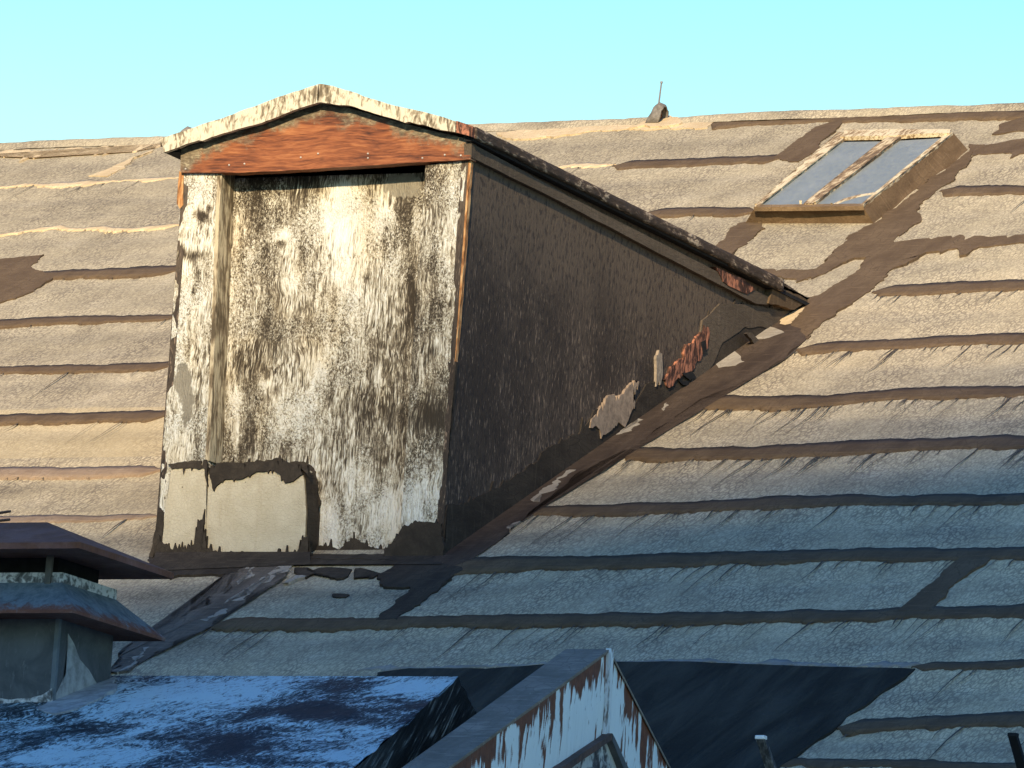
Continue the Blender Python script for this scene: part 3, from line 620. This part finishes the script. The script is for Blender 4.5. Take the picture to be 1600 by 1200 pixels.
front('tar_skirting', [(325, 730), (345, 722), (385, 724), (430, 720), (440, 716), (452, 724), (480, 726), (482, 742), (470, 733), (472, 741), (458, 752), (445, 755), (438, 743), (425, 734), (400, 737), (378, 748), (350, 750), (332, 764)], TAR_D, -.009, .02, .005, .006, 134, .03, (0, -1))
front('tar_skirting', [(300, 732), (335, 722), (380, 724), (430, 716), (450, 722), (480, 722), (493, 736), (490, 752), (300, 752)], TAR_D, YP-.008, .012, .008, .006, 135, .035)
front('tar_skirting', [(476, 735), (492, 738), (496, 752), (494, 765), (500, 785), (494, 800), (492, 850), (500, 875), (470, 880)], TAR_D, YP-.0095, .012, .006, .006, 136)
front('tar_skirting', [(236, 878), (244, 850), (252, 846), (258, 850), (268, 858), (290, 860), (303, 850), (310, 815), (318, 812), (322, 858), (345, 866), (380, 862), (410, 866), (440, 868), (466, 862), (474, 840), (482, 842), (484, 884), (380, 886), (300, 888)], TAR_D, -.015, .014, .008, .006, 137, .045, (0, 1), .35)
front('tar_skirting', [(478, 855), (495, 852), (530, 858), (552, 838), (560, 845), (580, 855), (600, 858), (640, 850), (690, 860), (690, 884), (478, 884)], TAR_D, YP-.011, .014, .008, .006, 138, .035, (0, 1), .35)
front('tar_skirting', [(600, 862), (615, 842), (630, 822), (655, 814), (690, 818), (694, 872), (690, 886), (600, 886)], TAR_D, -.010, .02, .008, .006, 139, .02)
front('tar_skirting', [(247, 800), (256, 800), (254, 850), (240, 880), (226, 892), (234, 868)], TAR_D, -.004, .02, .006, .008, 140)
def rw(px, py, h=.006): p = on_roof(px, py); return RX*p[0]+RT*p[1]+RN*h
obj('tar_skirting', poly(bmesh.new(), [onY(244, 862, -.012), onY(484, 862, -.012), rw(486, 884), rw(232, 894)]), TAR_D, dor)
obj('tar_skirting', poly(bmesh.new(), [onY(478, 862, YP-.02), onY(690, 862, YP-.02), rw(690, 884), rw(478, 884)]), TAR_D, dor)

# ================================================================== SKYLIGHT
sky = thing('skylight', 'two-pane roof skylight with peeling cream frame and tarred kerb near the ridge', 'skylight', rot=(PITCH, 0, 0))
HS = .085
T_ = [on_roof(*p, HS) for p in ((1180, 323), (1347, 321), (1489, 207), (1309, 207))]
B_ = [on_roof(*p, 0) for p in ((1158, 348), (1369, 348), (1519, 234), (1300, 217))]
bm = bmesh.new()
for i in range(4):
    j = (i+1) % 4; poly(bm, ((*B_[i], -.03), (*B_[j], -.03), (*T_[j], HS), (*T_[i], HS)))
poly(bm, [(*p, HS-.02) for p in T_])
KERB = obj('kerb', bm, mat_tar('kerb_tar', (.115, .074, .042), (.175, .115, .066), .3), sky)
HG = HS-.006
def pane(px): return obj('glass_pane', slab([on_roof(*p, HS) for p in px], *RO, HG, HG-.008), GLASS, sky)
PANES = []
PANES.append(pane([(1185, 322), (1258, 320), (1380, 219), (1314, 220)])); PANES.append(pane([(1268, 320), (1346, 319), (1472, 214), (1404, 218)]))
def rail(name, px, mat, h, seed, amp=.006, d=.02): return obj(name, slab(jag([on_roof(*p, HS) for p in px], amp, .012, seed), *RO, h, h-d), mat, sky)
rail('glazing_bar', [(1256, 321), (1271, 321), (1408, 216), (1406, 211), (1397, 211), (1383, 219)], mat_flake('bar_wood', (.30, .20, .11), (.62, .50, .32), .42, (1, .1, 1), 70), HS+.010, 141)
rail('side_rail', [(1179, 324), (1186, 322), (1317, 219), (1317, 208), (1311, 208)], CREAMW, HS+.006, 142, .012)
rail('side_rail', [(1345, 321), (1349, 321), (1489, 208), (1481, 209), (1472, 215)], CREAMW, HS+.004, 143, .005)
rail('top_rail', [(1314, 218), (1320, 207), (1400, 206), (1487, 206), (1484, 212), (1440, 213), (1400, 216)], CREAMW, HS+.014, 144, .008)
rail('bottom_rail', [(1178, 324.5), (1180, 321), (1258, 320), (1348, 319), (1349, 323), (1262, 324)], mat_tar('kerb_edge', (.15, .10, .06), (.24, .16, .09), .3), HS+.003, 145, .004)
for i, (a, b) in enumerate([((1250, 318), (1248, 342)), ((1272, 320), (1273, 332)), ((1180, 323), (1181, 344)), ((1298, 322), (1299, 330))]):
    p0 = on_roof(*a, HS); 
    def dr(a=a, b=b):
        bm = bmesh.new(); x0 = on_roof(*a, HS); f = (a[1]-322)/26
        P = [Vector((x0[0]+dx, x0[1]+.01, HS+.013)) for dx in (-.006, .006)]
        tgt = (b[1]-a[1])/26; base = Vector((x0[0], B_[0][1]-.006, -.03+.0)); top = Vector((x0[0], T_[0][1]-.004, HS))
        e = top.lerp(base, min(1, tgt)); poly(bm, ((P[0]), (P[1]), (e.x+.004, e.y-.003, e.z+.004), (e.x-.004, e.y-.003, e.z+.004))); return bm
    obj('paint_drip', dr(), CREAMW, KERB)
c0 = [on_roof(*p, HS) for p in ((1302, 317), (1318, 309), (1340, 303), (1366, 299), (1366, 301), (1341, 306), (1320, 312), (1304, 319))]
obj('glass_crack', slab(c0, *RO, HG+.002, HG-.001), CREAMW, PANES[1])

# ================================================================== RIDGE VENTS
def vent_hood(w_, h_, d_, mat, inner, parent, seed):
    """peaked hood leaning back, open to the right"""
    bm = bmesh.new(); n = 14; prof = []
    for i in range(n+1):
        a = math.pi*i/n; prof.append((-math.cos(a)*w_/2, math.sin(a)**.8*h_))
    rings = []
    for k, (x, sy, sz) in enumerate(((-d_*.55, .75, .22), (-d_*.42, .85, .5), (-d_*.2, .9, .88), (d_*.0, .92, 1.0), (d_*.3, .95, .9), (d_*.42, 1.0, .78))):
        rings.append([bm.verts.new((x+z*.12+.003*math.sin(i*2.1+k), y*sy, z*sz-.03)) for i, (y, z) in enumerate(prof)])
    for a, b in zip(rings[:-1], rings[1:]):
        for i in range(n): bm.faces.new((a[i], a[i+1], b[i+1], b[i]))
    bm.faces.new(rings[0])
    o = obj('hood', bm, mat, parent, smooth=True)
    sm = o.modifiers.new('thick', 'SOLIDIFY'); sm.thickness = .006; sm.offset = -1
    bm = bmesh.new(); bm.faces.new([bm.verts.new((d_*.12, y*.85, z*.8-.03)) for y, z in prof]); obj('inner_duct', bm, inner, parent)
yr = ZR/TP
pv = onY(1026, 186, yr-.05)
v1 = thing('ridge_vent', 'small grey hooded vent on the ridge with a thin ball-tipped spike', 'roof vent', pv)
vent_hood(.11, .118, .085, mat_plain('grey_vent_sheet', (.17, .15, .13), .7, .3, 40), mat_flake('sunlit_orange_inside', (.30, .12, .05), (.65, .40, .20), .4), v1, 1)  # orange inside is painted sunlight in the hood's opening
bm = bmesh.new(); tube(bm, (.006, 0, .07), (.014, 0, .188), .0046, .0040, 8); SPK = obj('spike', bm, mat_plain('spike_steel', (.14, .12, .12), .5), v1)
bm = bmesh.new(); bmesh.ops.create_uvsphere(bm, u_segments=12, v_segments=8, radius=.0075, matrix=Matrix.Translation((.0142, 0, .191))); obj('ball_tip', bm, mat_plain('ball_steel', (.25, .26, .27), .35), SPK, smooth=True)
bm = slab(jag([on_roof(*p) for p in ((985, 203), (1008, 191), (1015, 184), (1040, 184), (1056, 190), (1062, 196), (1030, 199))], .05, .02, 9), *RO, .012, -.04)
o = obj('sealant_collar', bm, PALE, roof)
pv2 = onY(289, 222, yr-.05)
v2 = thing('ridge_vent', 'rounded grey vent hood on the ridge behind the left end of the dormer fascia', 'roof vent', pv2)
vent_hood(.12, .115, .10, mat_plain('dull_vent_sheet', (.20, .175, .15), .75, .35, 35), BLACK, v2, 2)

# ================================================================== LOWER METAL ROOF
YR2 = -2.6; PR = onY(718, 1057, YR2); ZR2 = PR[2]; G2 = .355
n2 = np.array([0, -G2, 1.])/math.hypot(G2, 1); o2 = np.array([0, YR2, ZR2])
low = thing('metal_roof', 'low foreground roof of worn blue-white painted sheet below the dormer', 'metal roof', tuple(PR))
def on2(px, py, h=0.): return hit(px, py, o2+n2*h, n2)
def low_roof():
    nu, nv = 330, 230; P = np.zeros((nv, nu, 3))
    hipA, hipB = on2(716, 1057), on2(545, 1210); slope = (hipB-hipA)
    yv = np.linspace(YR2, YR2-3.2, nv)
    for j, y in enumerate(yv):
        f = (y-YR2)/slope[1]; xr = hipA[0]+slope[0]*f+.012*fn1(np.array([y*9]), 4)[0]*min(1, j/6)
        P[j, :, 0] = np.linspace(-4.2, xr, nu); P[j, :, 1] = y
    P[..., 2] = ZR2+(P[..., 1]-YR2)*G2
    dz = .014*fn2(P[..., 0]*2.2+50, P[..., 1]*1.6+50, 14)+.007*fn2(P[..., 0]*9+50, P[..., 1]*5+50, 15)
    fade = np.clip((YR2-P[..., 1])/.2, 0, 1)
    P[..., 2] += dz*fade
    wv = .50+.30*fn2(P[..., 0]*1.8+70, P[..., 1]*1.3+70, 16)
    px, py = proj(P)
    for bx, by, rx_, ry_, a in ((330, 1085, 130, 22, .4), (150, 1080, 120, 20, .2), (640, 1075, 90, 12, .35), (480, 1110, 60, 16, -.45), (560, 1070, 30, 10, -.3), (650, 1120, 80, 18, -.2), (560, 1140, 60, 8, .4), (430, 1120, 20, 8, .4),
                          (520, 1180, 60, 8, .4), (300, 1150, 90, 12, -.2), (90, 1185, 80, 12, .2), (220, 1180, 80, 14, .25), (110, 1130, 40, 14, -.3), (380, 1170, 60, 16, -.35)):
        wv = wv+a*np.exp(-((px-bx)/rx_)**2-((py-by)/ry_)**2)
    P = P-PR
    return grid_mesh('front_slope', P, {'white': wv}, None, True), hipA, hipB
me, hA, hB = low_roof()
link('front_slope', me, METAL, low, True)
def facet():
    e = on_roof(749, 1113, .0); pe = RX*e[0]+RT*e[1]-RN*.02
    e2 = on_roof(600, 1262, .0); pe2 = RX*e2[0]+RT*e2[1]-RN*.02
    n = 36; P = np.zeros((n, n, 3)); u = np.linspace(0, 1, n)
    for j, f in enumerate(u):
        a = hA+(hB-hA)*f; b = pe+(pe2-pe)*f; P[j] = a+(b-a)*u[:, None]
    P += (.012*fn2(P[..., 1]*7+50, P[..., 2]*7+50, 18)*np.sin(np.pi*u)[None, :])[..., None]*np.array([1, 0, .5])
    wv = .36+.35*fn2(P[..., 1]*3+50, P[..., 2]*9+50, 19)
    return grid_mesh('end_facet', P-PR, {'white': wv})
mt = M('black_coated_metal', .35, .4); _v = mt.warp(mt.co, 5, .1)
_x = mt.math('MULTIPLY_ADD', mt.math('SUBTRACT', mt.noise(mt.map((1, 1, .4), src=_v), 22, 4, .65), .5), 1.8, mt.attr('white'))
TARSH = mt.done(mt.ramp(_x, [(.2, (.012, .013, .016)), (.5, (.04, .043, .05)), (.62, (.22, .23, .24)), (.75, (.5, .5, .5))]), _x, .008, .9)
link('end_facet', facet(), TARSH, low, True)
bm = bmesh.new()                                              # the part of the lower roof behind its ridge, and its far wall
poly(bm, ((-4.2, YR2, ZR2-.003), (PR[0]-.03, YR2, ZR2-.003), (PR[0]-.5, YR2+.75, ZR2-.27), (-4.2, YR2+.75, ZR2-.27)))
obj('rear_slope', bm, TARSH, low, tuple(PR))

# ================================================================== SHEET-METAL CHIMNEY STACK
C0 = on2(82, 1100); C1 = on2(181, 1064); x0, y0, y1 = C0[0], C0[1], C1[1]; D = y1-y0
st = thing('metal_chimney', 'square grey sheet-metal chimney stack with two-tier rusty cap on the foreground roof', 'chimney', tuple(C0))
def zat(px, py, x, y):                                        # height on the upright at (x,y) whose picture row is py
    z = -1.
    for _ in range(30): z += (proj(np.array([x, y, z]))[1]-py)/390
    return z
xl = x0-1.15
zs = zat(0, 958, x0+.13, y0-.13)
bm = bmesh.new(); box(bm, xl, x0, y0, y1, C0[2]-.6, zs+.03); obj('shaft', bm, ZINC, st, tuple(C0))
bm = bmesh.new(); box(bm, x0-.012, x0+.004, y0-.004, y0+.012, C0[2]-.2, zs); obj('corner_seam', bm, ZINCR, st, tuple(C0))
ztop = zat(0, 909, x0-.01, y0+.01)
def frustum(e0, z0, e1, z1, bm):
    a = [(xl-e0, y0-e0, z0), (x0+e0, y0-e0, z0), (x0+e0, y1+e0, z0), (xl-e0, y1+e0, z0)]; b = [(xl-e1, y0-e1, z1), (x0+e1, y0-e1, z1), (x0+e1, y1+e1, z1), (xl-e1, y1+e1, z1)]
    for i in range(4): j = (i+1) % 4; poly(bm, (a[i], a[j], b[j], b[i]))
    return a, b
bm = bmesh.new(); a, b = frustum(.135, zs, .135, zs+.012, bm); frustum(.135, zs+.012, -.005, ztop, bm); poly(bm, a)
SKIRT = M('rust_edged_skirt', .8, .08); _n = SKIRT.noise(SKIRT.map((1, 1, 1)), 17, 9, .78, .3); _z = SKIRT.math('SUBTRACT', SKIRT.xyz()[2], float(zs-C0[2]))
_r = SKIRT.ss(SKIRT.math('MULTIPLY_ADD', SKIRT.math('SUBTRACT', _n, .5), .16, _z), .008, .05, .85, 0)
_c = SKIRT.mix(SKIRT.ss(_n, .35, .65), (.10, .125, .14), (.20, .235, .25)); _c = SKIRT.mix(_r, _c, SKIRT.mix(_n, (.12, .035, .02), (.32, .12, .06)))
obj('lower_skirt', bm, SKIRT.done(_c, _n, .006, .6), st, tuple(C0))
zc = zat(0, 895, x0-.01, y0+.01)
bm = bmesh.new(); frustum(.0, ztop-.01, .0, zc, bm); obj('collar', bm, WHITE, st, tuple(C0))
zcap = zat(0, 857, x0+.14, y0-.14)
bm = bmesh.new(); frustum(-.05, ztop, -.05, zcap+.03, bm); obj('inner_flue', bm, BLACK, st, tuple(C0))
bm = bmesh.new(); e = .145; a, b = frustum(e, zcap, e, zcap+.022, bm); ym = (y0+y1)/2
rp = onY(74, 816, ym); zt2 = rp[2]; r1 = (rp[0], ym, zt2); r2 = (xl-e+.35, ym, zt2)
poly(bm, a, (b[0], b[1], r1, r2), (b[1], b[2], r1), (b[2], b[3], r2, r1), (b[3], b[0], r2))
o = obj('rain_cap', bm, RUSTCAP, st, tuple(C0))
for o in (o,): bv = o.modifiers.new('edge', 'BEVEL'); bv.width = .004; bv.segments = 2; bv.limit_method = 'NONE'
ps = onY(76, 900, y0)
bm = bmesh.new(); box(bm, ps[0]-.012, ps[0]+.012, y0-.006, y0+.006, ztop-.03, zcap+.01); obj('strut', bm, mat_sheet('strut_steel', (.08, .075, .07), (.14, .12, .10), .3), st, tuple(C0))
pw = onY(4, 812, ym)
bm = bmesh.new()
for dz, dx in ((0., .0), (.03, .0)): tube(bm, (pw[0]-.35, ym, zt2-.02+dz*.5), (pw[0]+.03, ym, pw[2]+dz), .006, .005, 8)
obj('wire_bracket', bm, mat_plain('rusty_wire', (.16, .08, .05), .7), st, tuple(C0))
sc_ = (np.array([x0, 0, 0]), np.array([0, 1., 0]), np.array([0, 0, 1.]), np.array([1., 0, 0]))
q = jag([tuple(onX(*p, x0)[1:]) for p in ((106, 990), (116, 1008), (124, 1030), (138, 1046), (152, 1070), (120, 1092), (84, 1108), (86, 1086), (102, 1052))], .004, .02, 160)
obj('cement_fillet', slab(q, *sc_, .002, -.004), CEM, st, tuple(C0))
q = jag([tuple(p[:2]) for p in (on2(82, 1097), on2(110, 1087), on2(150, 1072), on2(178, 1062), on2(182, 1078), on2(160, 1094), on2(120, 1112), on2(86, 1120), on2(60, 1112))], .02, .02, 161)
bm = bmesh.new()
va = [bm.verts.new((x, y, ZR2+(y-YR2)*G2+.012)) for x, y in q]; vb = [bm.verts.new((x, y, ZR2+(y-YR2)*G2-.05)) for x, y in q]
f = bm.faces.new(va)
for i in range(len(q)): bm.faces.new((va[i], vb[i], vb[(i+1) % len(q)], va[(i+1) % len(q)]))
bmesh.ops.triangulate(bm, faces=[f]); obj('cement_fillet', bm, CEM, st, tuple(C0))
ff = (np.array([0, y0, 0]), np.array([1., 0, 0]), np.array([0, 0, 1.]), DN)
q = jag([(lambda p: (p[0], p[2]))(onY(*p, y0)) for p in ((-70, 1096), (0, 1092), (50, 1092), (72, 1084), (83, 1076), (84, 1106), (60, 1106), (0, 1107), (-70, 1108))], .008, .012, 162)
obj('white_seal', slab(q, *ff, .012, -.01), WHITE, st, tuple(C0))

# ================================================================== RUST-STREAKED GABLE IN FRONT
PA = onY(950, 1015, -4.0); XG = PA[0]
gab = thing('gable_parapet', 'pale blue painted metal gable with rust streaks, pointed top at the bottom edge', 'gable', tuple(PA))
def onG(px, py, x=None): p = onX(px, py, XG if x is None else x); return np.array([p[1], p[2]])
apx = onG(950, 1016); Lk = (onG(690, 1207)-apx); Rk = (onG(1047, 1204)-apx)
Lb = apx+Lk*1.5; Rb = apx+Rk*1.5
gf = (np.array([XG, 0, 0]), np.array([0, 1., 0]), np.array([0, 0, 1.]), np.array([1., 0, 0]))
def gface(name, sgn):
    nu, nv = 90, 150; end = Lb if sgn < 0 else Rb; P = np.zeros((nv, nu, 3)); v = np.linspace(0, 1, nv); mid = (onG(942, 1150)-apx)
    midx = lambda z: apx[0]
    for j, f in enumerate(v):
        e = apx+(end-apx)*f; z = e[1]; m_ = apx[0]+sgn*.004
        y = np.linspace(m_, e[0]+.006*fn1(np.array([f*30]), 8+sgn)[0], nu); P[j, :, 0] = XG; P[j, :, 1] = y; P[j, :, 2] = z-.0
    P[..., 0] += .004*fn2(P[..., 1]*5+50, P[..., 2]*5+50, 25)
    n_ = np.array([-(end-apx)[1], (end-apx)[0]]); n_ /= np.linalg.norm(n_); dist = np.abs((P[..., 1]-apx[0])*n_[0]+(P[..., 2]-apx[1])*n_[1])
    rust = .26+.25*np.exp(-dist/.04)+.16*np.exp(-dist/.16)+.22*fn2(P[..., 1]*4+30, P[..., 2]*3+30, 28)+.22*fn2(P[..., 1]*9+50, P[..., 2]*1.6+50, 26)+.2*fn2(P[..., 1]*40+50, P[..., 2]*4+50, 27)
    px, py = proj(P)
    for bx, by, rx_, ry_, a in ((905, 1058, 10, 36, .7), (930, 1040, 16, 26, .4), (800, 1115, 14, 14, .4), (740, 1175, 30, 22, .3), (868, 1110, 10, 18, .12), (820, 1120, 12, 12, .3), (985, 1110, 7, 22, .4), (1000, 1165, 7, 30, .4), (790, 1180, 30, 25, .2)):
        rust = rust+a*np.exp(-((px-bx)/rx_)**2-((py-by)/ry_)**2)
    return link(name, grid_mesh(name, P-PA, {'rust': rust}, (-.02, 0, 0), sgn > 0), RUSTP, gab)
gface('face_sheet', -1); gface('face_sheet', 1)
sm_ = [onG(*p) for p in ((949, 1013), (953, 1016), (949, 1085), (946, 1150), (941, 1150), (945, 1085))]
obj('standing_seam', slab(jag(sm_, .003, .012, 170), *gf, .014, -.005), mat_flake('pale_seam', (.25, .22, .2), (.70, .76, .78), .72, (1, 1, .3), 40), gab, tuple(PA))
# depth of the coping from the edge of its roof strip
tx = XG
for _ in range(60):
    q_ = proj(np.array([tx, apx[0], apx[1]+.003])); tx += (884-q_[0])/350*.8
bm = bmesh.new()
def P3(yz, x): return (x, yz[0], yz[1])
up_ = np.array([0, .004])
for end in (Lb, Rb):
    poly(bm, (P3(apx+up_, XG+.006), P3(end+up_, XG+.006), P3(end+up_, tx), P3(apx+up_, tx)))
    dn = np.array([0, -.006]); poly(bm, (P3(apx+up_, XG+.006), P3(end+up_, XG+.006), P3(end+dn, XG+.006), P3(apx+dn, XG+.006)))
    poly(bm, (P3(apx+up_, tx), P3(end+up_, tx), P3(end+[0, -.5], tx), P3(apx+[0, -.5], tx)))
obj('coping', bm, GREYM, gab, tuple(PA))
inn = [onG(*p) for p in ((943, 1152), (866, 1204), (790, 1256), (1010, 1256), (967, 1204))]
obj('inner_panel', slab(inn, *gf, .006, -.01), mat_flake('stained_pale_panel', (.10, .10, .11), (.50, .53, .53), .55, (1, 1, .7), 30), gab, tuple(PA))
trm = mat_sheet('rusty_trim', (.06, .04, .036), (.13, .075, .06), .4, .6, .1)
obj('arch_trim', slab(jag([onG(*p) for p in ((943, 1146), (864, 1199), (780, 1256), (796, 1258), (868, 1209), (943, 1156))], .003, .015, 171), *gf, .03, -.005), trm, gab, tuple(PA))
obj('arch_trim', slab(jag([onG(*p) for p in ((944, 1146), (944, 1158), (963, 1206), (1000, 1262), (1008, 1258), (970, 1202))], .003, .015, 172), *gf, .03, -.005), mat_sheet('dark_trim', (.07, .075, .08), (.12, .125, .13), .1, .6, .1), gab, tuple(PA))
bm = bmesh.new(); box(bm, tx+.005, XG-.02, Lb[0]+.02, Rb[0]-.02, Lb[1]-2.5, min(Lb[1], Rb[1])+.02); obj('wall_base', bm, GREYM, gab, tuple(PA))

# ================================================================== ROOF STAKES
def stake(ptop, pbot, width, label, capm, bodym):
    b = on_roof(*pbot); B = RX*b[0]+RT*b[1]
    best = None                                               # rises off the slope, leaning a little uphill of square
    d = RN*1.0; t = thing('roof_stake', label, 'stake', tuple(B), 'stakes standing on the roof')
    L = .05
    for _ in range(60): L += (proj(B+d*L)[1]-ptop[1])/380
    # sideways lean to meet the photograph's tilt
    dxs = 0.
    for _ in range(60): dxs += (ptop[0]-proj(B+d*L+RX*dxs)[0])/350*.8
    top = d*L+RX*dxs; w2 = width/2
    q = Vector(top).to_track_quat('Z', 'Y'); ax, ay, az = (q @ Vector(k) for k in ((1, 0, 0), (0, 1, 0), (0, 0, 1)))
    bm = bmesh.new(); Lt = Vector(top).length; vv = []
    for f, sx in ((-.05, 1.1), (.25, 1.05), (.6, 1.0), (1, .95)):
        vv.append([bm.verts.new(Vector(top)*f+Vector((1, 0, 0))*(sgx*w2*sx)+ay*0+Vector((0, 1, 0))*(sgy*w2*.7)) for sgx, sgy in ((-1, -1), (1, -1), (1, 1), (-1, 1))])
    for a, b_ in zip(vv[:-1], vv[1:]):
        for i in range(4): bm.faces.new((a[i], a[(i+1) % 4], b_[(i+1) % 4], b_[i]))
    bm.faces.new(vv[0]); bm.faces.new(vv[-1]); obj('shaft', bm, bodym, t)
    bm = bmesh.new(); T = Vector(top); box(bm, T.x-w2*1.05, T.x+w2*1.05, T.y-w2*.8, T.y+w2*.8, T.z-.004, T.z+.010); o = obj('cap', bm, capm, t)
    bv = o.modifiers.new('edge', 'BEVEL'); bv.width = .003; bv.segments = 2
stake((1189, 1154), (1216, 1232), .034, 'short grey stake with a bright white tip, standing before the dark membrane', mat_plain('white_tip', (.85, .85, .83), .5, .05), WOODG)
stake((1583, 1150), (1606, 1230), .032, 'short blackened stake by the right edge of the roof, without a white tip', BLACK, mat_flake('burnt_wood', (.015, .014, .016), (.16, .17, .16), .22, (1, 1, .3), 40))

# ================================================================== AROUND: house body, ground, an unseen tall house added to shade the roof
house = thing('house_wall', 'plain rendered house wall beneath the felt roof', 'house', (0, 0, -14))
bm = bmesh.new(); box(bm, -7.9, 4.9, -5.9, 2*yr+5.9, -14, -3.25); obj('wall', bm, mat_plain('grey_render', (.33, .30, .27), .9, .2, 3), house, (0, 0, -14))
bm = bmesh.new(); poly(bm, ((-3000, -3000, -14), (3000, -3000, -14), (3000, 3000, -14), (-3000, 3000, -14)))
g = obj('ground', bm, mat_plain('street_ground', (.16, .155, .15), .9, .2, .3)); g['kind'] = 'structure'
DIST = 75.
A1 = on_roof(1600, 612); A2 = on_roof(250, 838)
Q1 = RX*A1[0]+RT*A1[1]+SUN*DIST; Q2 = RX*A2[0]+RT*A2[1]+SUN*DIST; dq = (Q2-Q1)/(Q2[0]-Q1[0])
e0 = Q1+dq*(30-Q1[0]); e1 = Q1+dq*(-45-Q1[0])  # top edge of the added house, laid to drop its shadow along that line
shade_house = thing('added_shade_house', 'tall plain house out of view, added to shade the lower roof', 'house', (-8, -75, -14))
bm = bmesh.new()
top4 = [e0, e1, e1+np.array([0, -12, 0]), e0+np.array([0, -12, 0])]; bot4 = [np.array([p[0], p[1], -14.]) for p in top4]
for i in range(4): j = (i+1) % 4; poly(bm, (bot4[i], bot4[j], top4[j], top4[i]))
obj('wall', bm, mat_plain('ochre_render', (.42, .36, .27), .9, .15, 1), shade_house, (-8, -75, -14))
bm = poly(bmesh.new(), top4); obj('roof', bm, TAR_R, shade_house, (-8, -75, -14))
